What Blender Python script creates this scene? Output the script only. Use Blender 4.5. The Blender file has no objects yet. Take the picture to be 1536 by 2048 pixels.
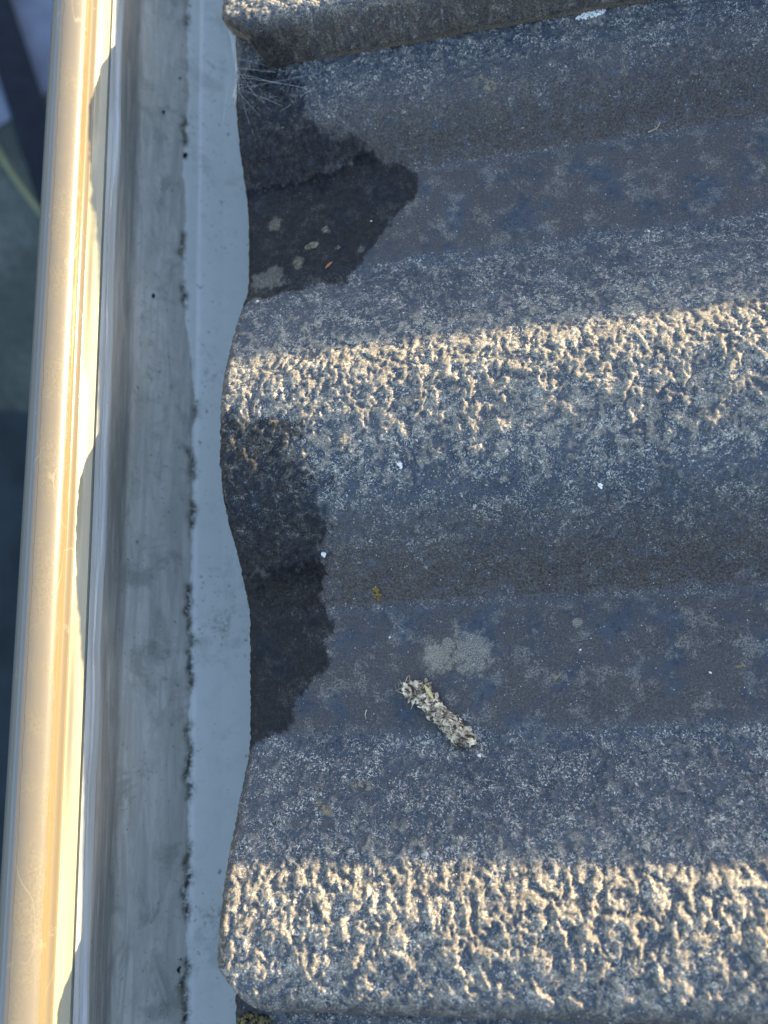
import bpy, math, random
import numpy as np
from mathutils import Matrix, Vector

scene = bpy.context.scene
C = scene.collection
PITCH = math.radians(32.0)
cp, sp = math.cos(PITCH), math.sin(PITCH)
MM = 0.001
# roof frame: u up the slope, v along the eave, n out of the roof (all mm); the tile edge (u=-87) is the world origin
RU, RV, RN = Vector((cp, 0, sp)), Vector((0, 1, 0)), Vector((-sp, 0, cp))
ROOF = Matrix((RU, RV, RN)).transposed()
def RW(u, v, n):
    return (RU * (u + 87.0) + RV * v + RN * n) * MM

# ---------------------------------------------------------------- camera
F_PX = 1550.0
cam_d = bpy.data.cameras.new('camera'); cam = bpy.data.objects.new('camera', cam_d); C.objects.link(cam)
A = np.array([[0.98348795, -0.03965353, -0.17657588],
              [0.07507446, 0.97718006, 0.19870318],
              [0.16466714, -0.20867853, 0.96402179]])          # rows: camera right, up, back in the roof frame
Rc = (ROOF @ Matrix(A.T.tolist())).to_4x4()
cam.matrix_world = Matrix.Translation(RW(0, 0, 240)) @ Rc
cam_d.sensor_fit = 'VERTICAL'; cam_d.sensor_height = 24.0; cam_d.sensor_width = 18.0
cam_d.lens = 24.0 * F_PX / 2048.0
cam_d.clip_start = 0.01; cam_d.clip_end = 500
cam_d.dof.use_dof = True; cam_d.dof.focus_distance = 0.232; cam_d.dof.aperture_fstop = cam_d.lens / 2.8
scene.camera = cam

# ---------------------------------------------------------------- light
sun_vec = (RU * 1.0 + RV * 0.44 + RN * 0.026).normalized()
elev = math.asin(sun_vec.z); azim = math.atan2(sun_vec.x, sun_vec.y)
world = bpy.data.worlds.new('World'); scene.world = world; world.use_nodes = True
wn = world.node_tree.nodes; wl = world.node_tree.links
bg = wn['Background']
sky = wn.new('ShaderNodeTexSky'); sky.sky_type = 'NISHITA'; sky.sun_disc = False
sky.sun_elevation = elev; sky.sun_rotation = azim
sky.air_density = 1.0; sky.dust_density = 1.8; sky.ozone_density = 1.0
wl.new(sky.outputs[0], bg.inputs[0]); bg.inputs[1].default_value = 0.115
sl = bpy.data.lights.new('sun', 'SUN'); sl.energy = 5.0; sl.angle = math.radians(0.5); sl.color = (1.0, 0.77, 0.455)
so = bpy.data.objects.new('sun', sl); C.objects.link(so)
so.rotation_euler = sun_vec.to_track_quat('Z', 'Y').to_euler(); so.location = (1, 1, 2)
scene.view_settings.view_transform = 'Standard'; scene.view_settings.look = 'None'
scene.view_settings.exposure = 2.2; scene.view_settings.gamma = 1.0
scene.view_settings.use_curve_mapping = False
scene.cycles.max_bounces = 6

# ---------------------------------------------------------------- helpers
def tag(o, label=None, cat=None, group=None, kind=None):
    for k, v in (('label', label), ('category', cat), ('group', group), ('kind', kind)):
        if v: o[k] = v
    return o
def link(name, me, mat=None, parent=None):
    o = bpy.data.objects.new(name, me); C.objects.link(o)
    if mat is not None: me.materials.append(mat)
    if parent is not None: o.parent = parent
    return o
def empty(name, loc):
    o = bpy.data.objects.new(name, None); C.objects.link(o); o.location = loc; o.empty_display_size = 0.01
    return o
def fast_mesh(name, co, quads, smooth=True, attrs=None):
    co = np.ascontiguousarray(co, dtype=np.float32); quads = np.ascontiguousarray(quads, dtype=np.int32)
    me = bpy.data.meshes.new(name)
    k = quads.shape[1]; nf = len(quads)
    me.vertices.add(len(co)); me.vertices.foreach_set('co', co.ravel())
    me.loops.add(nf * k); me.loops.foreach_set('vertex_index', quads.ravel())
    me.polygons.add(nf)
    me.polygons.foreach_set('loop_start', np.arange(0, nf * k, k, dtype=np.int32))
    if smooth: me.polygons.foreach_set('use_smooth', np.ones(nf, dtype=bool))
    me.update(calc_edges=True)
    for an, av in (attrs or {}).items():
        a = me.attributes.new(an, 'FLOAT', 'POINT'); a.data.foreach_set('value', np.ascontiguousarray(av, dtype=np.float32).ravel())
    return me
def grid_quads(nr, nc, off=0):
    i = np.arange(nr * nc).reshape(nr, nc) + off
    return np.stack([i[:-1, :-1], i[:-1, 1:], i[1:, 1:], i[1:, :-1]], -1).reshape(-1, 4)
class MB:
    """collects loose pieces and builds them as one mesh"""
    def __init__(s): s.v = []; s.f = []
    def add(s, vs, fs):
        o = len(s.v); s.v += [tuple(p) for p in vs]; s.f += [tuple(i + o for i in f) for f in fs]
    def box(s, a, b):
        (x0, y0, z0), (x1, y1, z1) = a, b
        s.add([(x0, y0, z0), (x1, y0, z0), (x1, y1, z0), (x0, y1, z0), (x0, y0, z1), (x1, y0, z1), (x1, y1, z1), (x0, y1, z1)],
              [(0, 3, 2, 1), (4, 5, 6, 7), (0, 1, 5, 4), (1, 2, 6, 5), (2, 3, 7, 6), (3, 0, 4, 7)])
    def tube(s, pts, r, k=5, r1=None):
        pts = [Vector(p) for p in pts]; n = len(pts); vs = []; fs = []
        for i, p in enumerate(pts):
            t = (pts[min(i + 1, n - 1)] - pts[max(i - 1, 0)])
            if t.length < 1e-12: t = Vector((1, 0, 0))
            t.normalize(); a = t.orthogonal().normalized(); b = t.cross(a)
            rr = r if r1 is None else r + (r1 - r) * i / (n - 1)
            for j in range(k):
                w = 2 * math.pi * j / k; vs.append(p + (a * math.cos(w) + b * math.sin(w)) * rr)
        for i in range(n - 1):
            for j in range(k):
                fs.append((i * k + j, i * k + (j + 1) % k, (i + 1) * k + (j + 1) % k, (i + 1) * k + j))
        fs.append(tuple(range(k))[::-1]); fs.append(tuple((n - 1) * k + j for j in range(k)))
        s.add(vs, fs)
    def blob(s, c, r, rnd, sc=(1, 1, 1), rough=0.25, n=6, m=4):
        vs = [Vector((0, 0, 1))]; fs = []
        for i in range(1, m):
            th = math.pi * i / m
            for j in range(n):
                ph = 2 * math.pi * (j + rnd.random() * .4) / n
                vs.append(Vector((math.sin(th) * math.cos(ph), math.sin(th) * math.sin(ph), math.cos(th))))
        vs.append(Vector((0, 0, -1)))
        vs = [Vector((v.x * sc[0], v.y * sc[1], v.z * sc[2])) * r * (1 + rnd.uniform(-rough, rough)) + Vector(c) for v in vs]
        for j in range(n):
            fs.append((0, 1 + j, 1 + (j + 1) % n)); fs.append((len(vs) - 1, 1 + (m - 2) * n + (j + 1) % n, 1 + (m - 2) * n + j))
        for i in range(m - 2):
            for j in range(n):
                a = 1 + i * n; fs.append((a + j, a + n + j, a + n + (j + 1) % n, a + (j + 1) % n))
        s.add(vs, fs)
    def build(s, name, mat, parent=None, smooth=False):
        me = bpy.data.meshes.new(name); me.from_pydata(s.v, [], s.f); me.update()
        if smooth:
            for p in me.polygons: p.use_smooth = True
        return link(name, me, mat, parent)

def hash2(ix, iy, seed):
    h = (ix.astype(np.int64) * 374761393 + iy.astype(np.int64) * 668265263 + seed * 2147483647) & 0xFFFFFFFF
    h = ((h ^ (h >> 13)) * 1274126177) & 0xFFFFFFFF
    h = h ^ (h >> 16)
    return (h & 0xFFFFFF) / float(0x1000000)
def perlin(x, y, seed=0):
    ix = np.floor(x); iy = np.floor(y); fx = x - ix; fy = y - iy
    def g(dx, dy):
        a = hash2(ix + dx, iy + dy, seed) * 2 * np.pi
        return np.cos(a) * (fx - dx) + np.sin(a) * (fy - dy)
    s = fx * fx * fx * (fx * (fx * 6 - 15) + 10); t = fy * fy * fy * (fy * (fy * 6 - 15) + 10)
    a = g(0, 0); b = g(1, 0); c = g(0, 1); d = g(1, 1)
    return 1.5 * ((a + (b - a) * s) + ((c + (d - c) * s) - (a + (b - a) * s)) * t)
def fbm(x, y, seed=0, octv=3, gain=.5):
    r = 0; a = 1; tot = 0
    for o in range(octv):
        r = r + a * perlin(x * 2 ** o + 17.3 * o, y * 2 ** o - 9.1 * o, seed + o); tot += a; a *= gain
    return r / tot
def sstep(a, b, x):
    t = np.clip((x - a) / (b - a), 0, 1); return t * t * (3 - 2 * t)
def poly_sd(px, py, poly):
    """signed distance, positive inside"""
    d = np.full(px.shape, 1e9); ins = np.zeros(px.shape, bool); n = len(poly)
    for i in range(n):
        ax, ay = poly[i]; bx, by = poly[(i + 1) % n]
        ex, ey = bx - ax, by - ay
        t = np.clip(((px - ax) * ex + (py - ay) * ey) / (ex * ex + ey * ey + 1e-9), 0, 1)
        d = np.minimum(d, np.hypot(px - ax - t * ex, py - ay - t * ey))
        if ay != by:
            c = ((ay > py) != (by > py)) & (px < (bx - ax) * (py - ay) / (by - ay) + ax); ins ^= c
    return np.where(ins, d, -d)
def pchip(X, Y):
    X = np.array(X, float); Y = np.array(Y, float); h = np.diff(X); d = np.diff(Y) / h
    m = np.zeros(len(X)); m[0] = d[0]; m[-1] = d[-1]
    for i in range(1, len(X) - 1):
        if d[i - 1] * d[i] > 0:
            w1 = 2 * h[i] + h[i - 1]; w2 = h[i] + 2 * h[i - 1]; m[i] = (w1 + w2) / (w1 / d[i - 1] + w2 / d[i])
    def f(x):
        x = np.clip(x, X[0], X[-1]); i = np.clip(np.searchsorted(X, x, side='right') - 1, 0, len(X) - 2)
        t = (x - X[i]) / h[i]; t2 = t * t; t3 = t2 * t
        return (2 * t3 - 3 * t2 + 1) * Y[i] + (t3 - 2 * t2 + t) * h[i] * m[i] + (3 * t2 - 2 * t3) * Y[i + 1] + (t3 - t2) * h[i] * m[i + 1]
    return f

# ---------------------------------------------------------------- node helpers
class NT:
    def __init__(s, name):
        s.m = bpy.data.materials.new(name); s.m.use_nodes = True; s.t = s.m.node_tree
        s.b = s.t.nodes['Principled BSDF']; s.out = s.t.nodes['Material Output']
        s.tc = s.t.nodes.new('ShaderNodeTexCoord').outputs['Object']
    def n(s, typ, **kw):
        nd = s.t.nodes.new(typ)
        for k, v in kw.items(): setattr(nd, k, v)
        return nd
    def put(s, sock, val):
        if hasattr(val, 'is_linked') or isinstance(val, bpy.types.NodeSocket): s.t.links.new(val, sock)
        elif isinstance(val, (tuple, list)) and len(val) == 3 and sock.type == 'RGBA': sock.default_value = (*val, 1)
        else: sock.default_value = val
    def attr(s, name): return s.n('ShaderNodeAttribute', attribute_name=name).outputs['Fac']
    def noise(s, scale, detail=2, rough=.5, dist=0., vec=None, col=False):
        nd = s.n('ShaderNodeTexNoise'); s.put(nd.inputs['Vector'], vec or s.tc)
        nd.inputs['Scale'].default_value = scale; nd.inputs['Detail'].default_value = detail
        nd.inputs['Roughness'].default_value = rough; nd.inputs['Distortion'].default_value = dist
        return nd.outputs['Color' if col else 'Fac']
    def vor(s, scale, feat='F1', vec=None, out='Distance', rnd=1.0):
        nd = s.n('ShaderNodeTexVoronoi', feature=feat); s.put(nd.inputs['Vector'], vec or s.tc)
        nd.inputs['Scale'].default_value = scale; nd.inputs['Randomness'].default_value = rnd
        return nd.outputs[out]
    def math(s, op, a, b=0., clamp=False):
        nd = s.n('ShaderNodeMath', operation=op, use_clamp=clamp); s.put(nd.inputs[0], a); s.put(nd.inputs[1], b); return nd.outputs[0]
    def mr(s, v, a, b, c=0., d=1., smooth=True):
        nd = s.n('ShaderNodeMapRange', interpolation_type='SMOOTHSTEP' if smooth else 'LINEAR')
        s.put(nd.inputs[0], v)
        for i, x in enumerate((a, b, c, d)): s.put(nd.inputs[i + 1], x)
        return nd.outputs[0]
    def mix(s, f, a, b):
        nd = s.n('ShaderNodeMix', data_type='RGBA'); s.put(nd.inputs[0], f); s.put(nd.inputs[6], a); s.put(nd.inputs[7], b); return nd.outputs[2]
    def mapping(s, scale=(1, 1, 1), rot=(0, 0, 0)):
        nd = s.n('ShaderNodeMapping'); s.put(nd.inputs[0], s.tc); nd.inputs['Scale'].default_value = scale; nd.inputs['Rotation'].default_value = rot
        return nd.outputs[0]
    def bump(s, h, dist, strength=1.0, prev=None):
        nd = s.n('ShaderNodeBump'); s.put(nd.inputs['Height'], h); nd.inputs['Distance'].default_value = dist; nd.inputs['Strength'].default_value = strength
        if prev is not None: s.put(nd.inputs['Normal'], prev)
        return nd.outputs[0]
    def fin(s, col=None, rough=None, normal=None, spec=None):
        if col is not None: s.put(s.b.inputs['Base Color'], col)
        if rough is not None: s.put(s.b.inputs['Roughness'], rough)
        if normal is not None: s.put(s.b.inputs['Normal'], normal)
        if spec is not None: s.put(s.b.inputs['Specular IOR Level'], spec)
        return s.m

def flat_mat(name, col, rough=.8, var=.15, scale=800., bump=.0, spec=.3):
    t = NT(name); nz = t.noise(scale, 3, .6)
    c = t.mix(t.mr(nz, .3, .7), tuple(x * (1 - var) for x in col), tuple(min(1, x * (1 + var)) for x in col))
    return t.fin(c, rough, t.bump(nz, bump) if bump else None, spec)

def tile_material():
    t = NT('weathered_slate_grey_concrete')
    roll, pan, wet, damp, pale, brown, edge, relief = [t.attr(a) for a in ('roll', 'pan', 'wet', 'damp', 'pale', 'brown', 'edge', 'relief')]
    # slate blue coating with tonal drift
    big = t.noise(45, 3, .6); mid = t.noise(260, 3, .6); fine = t.noise(1700, 5, .8); micro = t.noise(4600, 3, .7)
    coat = t.mix(t.mr(big, .38, .62), (0.032, 0.048, 0.070), (0.056, 0.070, 0.088))
    coat = t.mix(t.mr(mid, .5, .75, 0, .5), coat, (0.062, 0.060, 0.058))
    coat = t.mix(t.math('MULTIPLY', t.mr(t.noise(620, 4, .75), .50, .62), .65), coat, (0.012, 0.014, 0.018))
    # worm-like raised ridges of pale exposed grains
    wv = t.noise(820, 2, .6, .8)
    worm = t.math('ABSOLUTE', t.math('SUBTRACT', wv, .5))
    cover = t.noise(150, 3, .65)
    wid = t.mr(cover, .38, .66, .006, .042)
    wid = t.math('MULTIPLY', wid, t.mr(roll, 0, 1, .25, 1.0))
    w1 = t.mr(worm, t.math('MULTIPLY', wid, .5), wid, 1, 0)
    brk = t.mr(t.noise(1000, 3, .7), .40, .50)
    w1 = t.math('MULTIPLY', w1, brk)
    dots = t.mr(t.vor(900), .13, .26, 1, 0)
    dsel = t.mr(t.noise(420, 2), .50, .60)
    dots = t.math('MULTIPLY', dots, dsel)
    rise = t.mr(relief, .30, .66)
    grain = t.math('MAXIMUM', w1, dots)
    worn_lit = t.math('MULTIPLY', rise, t.mr(fine, .30, .56))  # raised worn tops, paler in the crest bands: sunlight put into the colour
    gcol = t.mix(t.mr(micro, .35, .65), (0.42, 0.385, 0.315), (0.92, 0.85, 0.70))
    grey = t.mix(t.mr(fine, .35, .65), (0.028, 0.026, 0.026), (0.110, 0.100, 0.094))
    # base: coating on the rolls, bare purplish grey concrete in the pans with remnants of coating
    rem = t.mr(t.noise(75, 4, .7), .47, .62)
    pancol = t.mix(rem, grey, coat)
    fz = t.math('MULTIPLY', t.mr(t.noise(130, 4, .7), .50, .64), t.mr(fine, .42, .58))
    pancol = t.mix(t.math('MULTIPLY', fz, .75), pancol, (0.26, 0.24, 0.20))
    coat = t.mix(t.math('MULTIPLY', t.mr(fine, .50, .66), .55), coat, (0.20, 0.195, 0.185))
    base = t.mix(pan, coat, pancol)
    base = t.mix(t.math('MULTIPLY', worn_lit, t.mr(pan, 0, 1, .92, .30)), base, t.mix(t.mr(micro, .38, .62), (0.12, 0.11, 0.095), (0.47, 0.42, 0.325)))
    base = t.mix(t.math('MULTIPLY', grain, t.mr(pan, 0, 1, .92, .30)), base, gcol)
    # brown grime in the creases, widened to put the flanks' weaker skylight into colour
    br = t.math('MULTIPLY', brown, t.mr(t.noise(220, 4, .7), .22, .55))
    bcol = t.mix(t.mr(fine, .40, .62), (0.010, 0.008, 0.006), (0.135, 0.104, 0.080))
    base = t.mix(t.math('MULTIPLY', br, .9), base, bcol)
    # faint dirt runs down the slope
    runs = t.mr(t.noise(1.0, 4, .7, 1.0, vec=t.mapping((22, 130, 130))), .54, .72)
    base = t.mix(t.math('MULTIPLY', runs, .35), base, t.mix(fine, (0.02, 0.017, 0.015), (0.14, 0.115, 0.09)))
    # yellowish lichen stain specks
    ly = t.math('MULTIPLY', t.mr(t.noise(58, 2, .5), .71, .76), t.mr(t.noise(700, 2), .50, .60))
    base = t.mix(t.math('MULTIPLY', ly, .7), base, (0.33, 0.24, 0.11))
    # pale crusts
    pz = t.math('MULTIPLY', t.math('MULTIPLY', pale, .72), t.mr(t.noise(2600, 4, .85), .42, .56))
    base = t.mix(pz, base, (0.42, 0.365, 0.26))
    # white quartz glints
    q = t.math('MULTIPLY', t.mr(t.vor(620), .07, .11, 1, 0), t.mr(t.noise(240, 2), .50, .58))
    base = t.mix(q, base, (0.75, 0.74, 0.72))
    # side and front faces: raw brown concrete
    ecol = t.mix(t.mr(fine, .35, .65), (0.050, 0.040, 0.030), (0.26, 0.21, 0.15))
    base = t.mix(edge, base, ecol)
    # water soaked parts are darker
    nz = t.noise(430, 4, .7)
    wk = t.math('MULTIPLY', wet, t.mr(nz, .35, .70, 1., .72))
    darkc = t.n('ShaderNodeHueSaturation'); darkc.inputs['Value'].default_value = .30; darkc.inputs['Saturation'].default_value = .9
    t.put(darkc.inputs['Color'], t.mix(.45, base, (0.060, 0.056, 0.055)))
    wetc = t.mix(t.math('MULTIPLY', wk, t.math('SUBTRACT', 1., t.math('MULTIPLY', pale, .35))), base, darkc.outputs[0])
    dm = t.n('ShaderNodeHueSaturation'); dm.inputs['Value'].default_value = .20; dm.inputs['Saturation'].default_value = 1.15
    t.put(dm.inputs['Color'], t.mix(.35, base, (0.030, 0.045, 0.085)))
    col = t.mix(t.math('MULTIPLY', damp, t.mr(nz, .42, .68, .98, .50)), wetc, dm.outputs[0])
    wetall = t.math('MAXIMUM', wet, damp)
    rg = t.mr(t.math('MAXIMUM', grain, worn_lit), 0, 1, .46, .85); rg = t.math('ADD', rg, t.math('MULTIPLY', pan, .22)); rg = t.math('ADD', rg, t.math('MULTIPLY', edge, .3))
    rg = t.math('SUBTRACT', rg, t.math('MULTIPLY', damp, .24), clamp=True)
    h = t.math('ADD', t.math('MULTIPLY', t.math('MAXIMUM', grain, worn_lit), .45), t.math('MULTIPLY', fine, .55))
    h = t.math('ADD', h, t.math('MULTIPLY', micro, .22))
    nrm = t.bump(h, 0.00030, 1.0)
    return t.fin(col, rg, nrm, t.math('MULTIPLY', t.mr(wet, 0, 1, .45, .16), t.mr(damp, 0, 1, 1, .50)))

def paint_material(name, col, rough=.35):
    """cream gutter paint, fine mottling, hairline streaks along the run"""
    t = NT(name)
    st = t.noise(1.0, 4, .6, vec=t.mapping((500, 18, 500)))
    mo = t.noise(90, 4, .65)
    c = t.mix(t.mr(st, .3, .75, 0, .35), col, tuple(x * .80 for x in col))
    c = t.mix(t.mr(mo, .5, .8, 0, .35), c, (col[0] * .82, col[1] * .80, col[2] * .74))
    c = t.mix(t.attr('hem'), c, t.mix(t.mr(st, .3, .7), (0.25, 0.275, 0.265), (0.34, 0.37, 0.355)))  # one paint; the shaded hem is set paler, its skylight put into the colour
    sp = t.math('MULTIPLY', t.mr(t.vor(210), .05, .10, 1, 0), t.mr(t.noise(28, 3, .7), .56, .64))
    c = t.mix(sp, c, (0.05, 0.05, 0.045))
    return t.fin(c, t.mr(mo, .3, .7, rough - .06, rough + .12), t.bump(mo, 0.0001, .4), .5)
CREAM = (0.27, 0.258, 0.172)

def bead_material():
    t = NT('dusty_cream_bead')
    film = t.attr('film'); dots_n = t.noise(1500, 3, .7); big = t.noise(60, 3, .6)
    outer = t.mr(t.n('ShaderNodeSeparateXYZ').outputs[0], 0, 1); sx = outer.node.inputs[0].links[0].from_node; t.put(sx.inputs[0], t.tc); outer = t.mr(sx.outputs[0], -.0660, -.0630)
    fl = t.mr(t.math('ADD', film, t.math('MULTIPLY', t.math('SUBTRACT', t.noise(170, 5, .7), .5), .9)), .42, .50)
    clean = (0.14, 0.115, 0.068)
    dust = t.mix(t.mr(dots_n, .35, .65), (0.118, 0.108, 0.080), (0.150, 0.135, 0.098))
    dust = t.mix(t.mr(big, .42, .58), dust, (0.125, 0.115, 0.090))
    c = t.mix(fl, t.mix(outer, (0.13, 0.13, 0.125), clean), dust)
    scr = t.math('ABSOLUTE', t.math('SUBTRACT', t.noise(70, 2, .5, .5, vec=t.mapping((1, .22, 1), (0, 0, .6))), .5))
    c = t.mix(t.math('MULTIPLY', t.mr(scr, .001, .004, .45, 0), t.mr(t.noise(50, 2), .46, .56)), c, (0.28, 0.25, 0.18))
    gr = t.math('MULTIPLY', t.mr(t.vor(420), .08, .16, 1, 0), t.mr(t.noise(60, 3, .7), .50, .60))
    c = t.mix(t.math('MULTIPLY', gr, .7), c, (0.12, 0.09, 0.06))
    blot = t.mr(t.noise(95, 5, .75), .63, .66)
    c = t.mix(t.math('MULTIPLY', blot, .6), c, (0.19, 0.168, 0.12))
    rough = t.mix(fl, (.14, .14, .14), (.33, .33, .33))
    return t.fin(c, rough, t.bump(t.math('ADD', t.math('MULTIPLY', dots_n, .5), fl), 0.00008, .7), .5)

def sole_material():
    t = NT('gutter_sole_with_silt_stains')
    dirt, mold, yco = t.attr('dirt'), t.attr('mold'), None
    long_ = t.noise(1.0, 5, .65, 1.2, vec=t.mapping((210, 26, 210)))
    wv = t.n('ShaderNodeVectorMath', operation='ADD'); t.put(wv.inputs[0], t.tc)
    wsc = t.n('ShaderNodeVectorMath', operation='SCALE'); t.put(wsc.inputs[0], t.noise(700, 3, .7, col=True)); wsc.inputs['Scale'].default_value = .004; t.put(wv.inputs[1], wsc.outputs[0]); wv = wv.outputs[0]; mid = t.noise(120, 5, .7); fine = t.noise(900, 3, .7)
    c = t.mix(t.mr(mid, .45, .8, 0, .5), (0.88, 0.90, 0.82), (0.72, 0.74, 0.66))
    silt = t.mix(t.mr(long_, .3, .7), (0.42, 0.41, 0.345), (0.66, 0.64, 0.55))
    silt = t.mix(t.mr(mid, .4, .7, 0, .7), silt, (0.50, 0.47, 0.39))
    e = t.mr(t.math('ADD', dirt, t.math('MULTIPLY', t.math('SUBTRACT', mid, .5), .55)), .42, .56)
    c = t.mix(t.math('MULTIPLY', e, .9), c, silt)
    c = t.mix(t.math('MULTIPLY', t.attr('grime'), t.mr(long_, .25, .7, .9, .5)), c, (0.20, 0.205, 0.185))
    # tide line of black mould at the edge of the silt
    ml = t.math('MULTIPLY', mold, t.mr(t.noise(420, 5, .8), .40, .52))
    c = t.mix(t.math('MULTIPLY', ml, .85), c, (0.022, 0.026, 0.020))
    c = t.mix(t.math('MULTIPLY', t.math('MULTIPLY', mold, t.mr(t.noise(160, 3), .45, .6)), .45), c, (0.26, 0.24, 0.15))
    pep = t.math('MULTIPLY', t.mr(t.vor(420, vec=wv), .08, .20, 1, 0), t.mr(t.noise(42, 4, .75), .44, .58))
    c = t.mix(t.math('MULTIPLY', pep, .8), c, (0.12, 0.135, 0.11))
    bigs = t.math('MULTIPLY', t.mr(t.vor(150, vec=wv), .05, .12, 1, 0), t.mr(t.noise(30, 2), .52, .58))
    c = t.mix(t.math('MULTIPLY', bigs, .8), c, (0.04, 0.045, 0.035))
    moss = t.math('MULTIPLY', t.mr(t.noise(26, 4, .7), .60, .68), t.mr(t.noise(520, 4, .8), .45, .6))
    c = t.mix(t.math('MULTIPLY', moss, .6), c, (0.24, 0.27, 0.20))
    sp2 = t.math('MULTIPLY', t.mr(t.noise(330, 3, .75), .64, .70), t.mr(t.noise(48, 3, .7), .46, .58))
    c = t.mix(t.math('MULTIPLY', sp2, .65), c, (0.10, 0.115, 0.09))
    sm = t.mr(t.noise(55, 5, .7, .6), .50, .66)
    c = t.mix(t.math('MULTIPLY', t.math('MULTIPLY', sm, e), .55), c, (0.27, 0.265, 0.225))
    sc = t.math('MULTIPLY', t.mr(t.noise(38, 5, .75), .55, .68), t.math('SUBTRACT', 1., e))
    c = t.mix(t.math('MULTIPLY', sc, .35), c, (0.44, 0.46, 0.40))
    return t.fin(c, t.mr(e, 0, 1, .42, .7), t.bump(fine, 0.00008, .6), .4)

# ---------------------------------------------------------------- roof tiles
PROF = pchip([-34, 0, 12, 22, 30, 35, 39, 42, 71, 75, 79, 85, 97, 111, 121, 129, 138, 149, 160, 171, 181, 187, 191, 194, 227, 231, 235, 242, 255, 268, 278, 285, 291, 296, 299, 300],
             [13.5, 12.5, 12, 9.5, 4.4, 1.2, .15, 0, 0, .2, 1.5, 5.6, 12.4, 19.8, 24.0, 25.6, 26, 25.6, 21.9, 13.2, 5.9, 2.0, .3, 0, 0, .2, 1.5, 6, 14.4, 21.6, 24.8, 25.8, 26, 24.6, 19.0, 15.5])
WETA = [(-92, 174.7), (-66.6, 175.5), (-47.7, 178.7), (-39.0, 182.1), (-36.2, 177.4), (-30.1, 176.1), (-24.0, 172.3), (-25.1, 164.6), (-31.1, 156.8), (-37.5, 151.6), (-41.3, 144.8), (-46.8, 138.8), (-50.7, 131.8), (-63.2, 132.9), (-75.4, 130.8), (-92, 124)]
DAMPA = [(-92.0, 216.3), (-69.8, 216), (-61.0, 200.7), (-56.9, 188.8), (-46.5, 186.1), (-40.6, 183.3), (-39.4, 179.8), (-66.8, 171.2), (-92, 171)]
WETB = [(-92, 33), (-73.2, 34.7), (-59.3, 36.5), (-59.4, 32.0), (-62.2, 26.3), (-59.3, 20.0), (-58.5, 14.9), (-61.5, 10.7), (-60.9, 3.8), (-66.6, -1.4), (-71.3, -5.8), (-72.0, -13.3), (-76.6, -16.2), (-92, -22.4)]
DAMPB = [(-92, 80.7), (-67.2, 77.9), (-61.3, 74.9), (-63.1, 67.7), (-56.2, 59.2), (-55.7, 53.0), (-56.7, 41.8), (-60.7, 31), (-92, 31)]
PALE = [(-26, 5.6, 4.4), (-23, 9.5, 2), (-16.0, 6.2, 6.0), (-77.4, 139.0, 4.4), (-67.9, 143.8, 2.2), (-58.0, 155.0, 1.4), (-76.3, 160.0, 2.4), (-82.0, 137.9, 3.5), (38.7, 212.0, 3.2),
        (-45.7, 145.8, 1.2), (16.3, 13.8, 1.3), (-81, 128.6, 1.8)]
TILE_MAT = tile_material()

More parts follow.
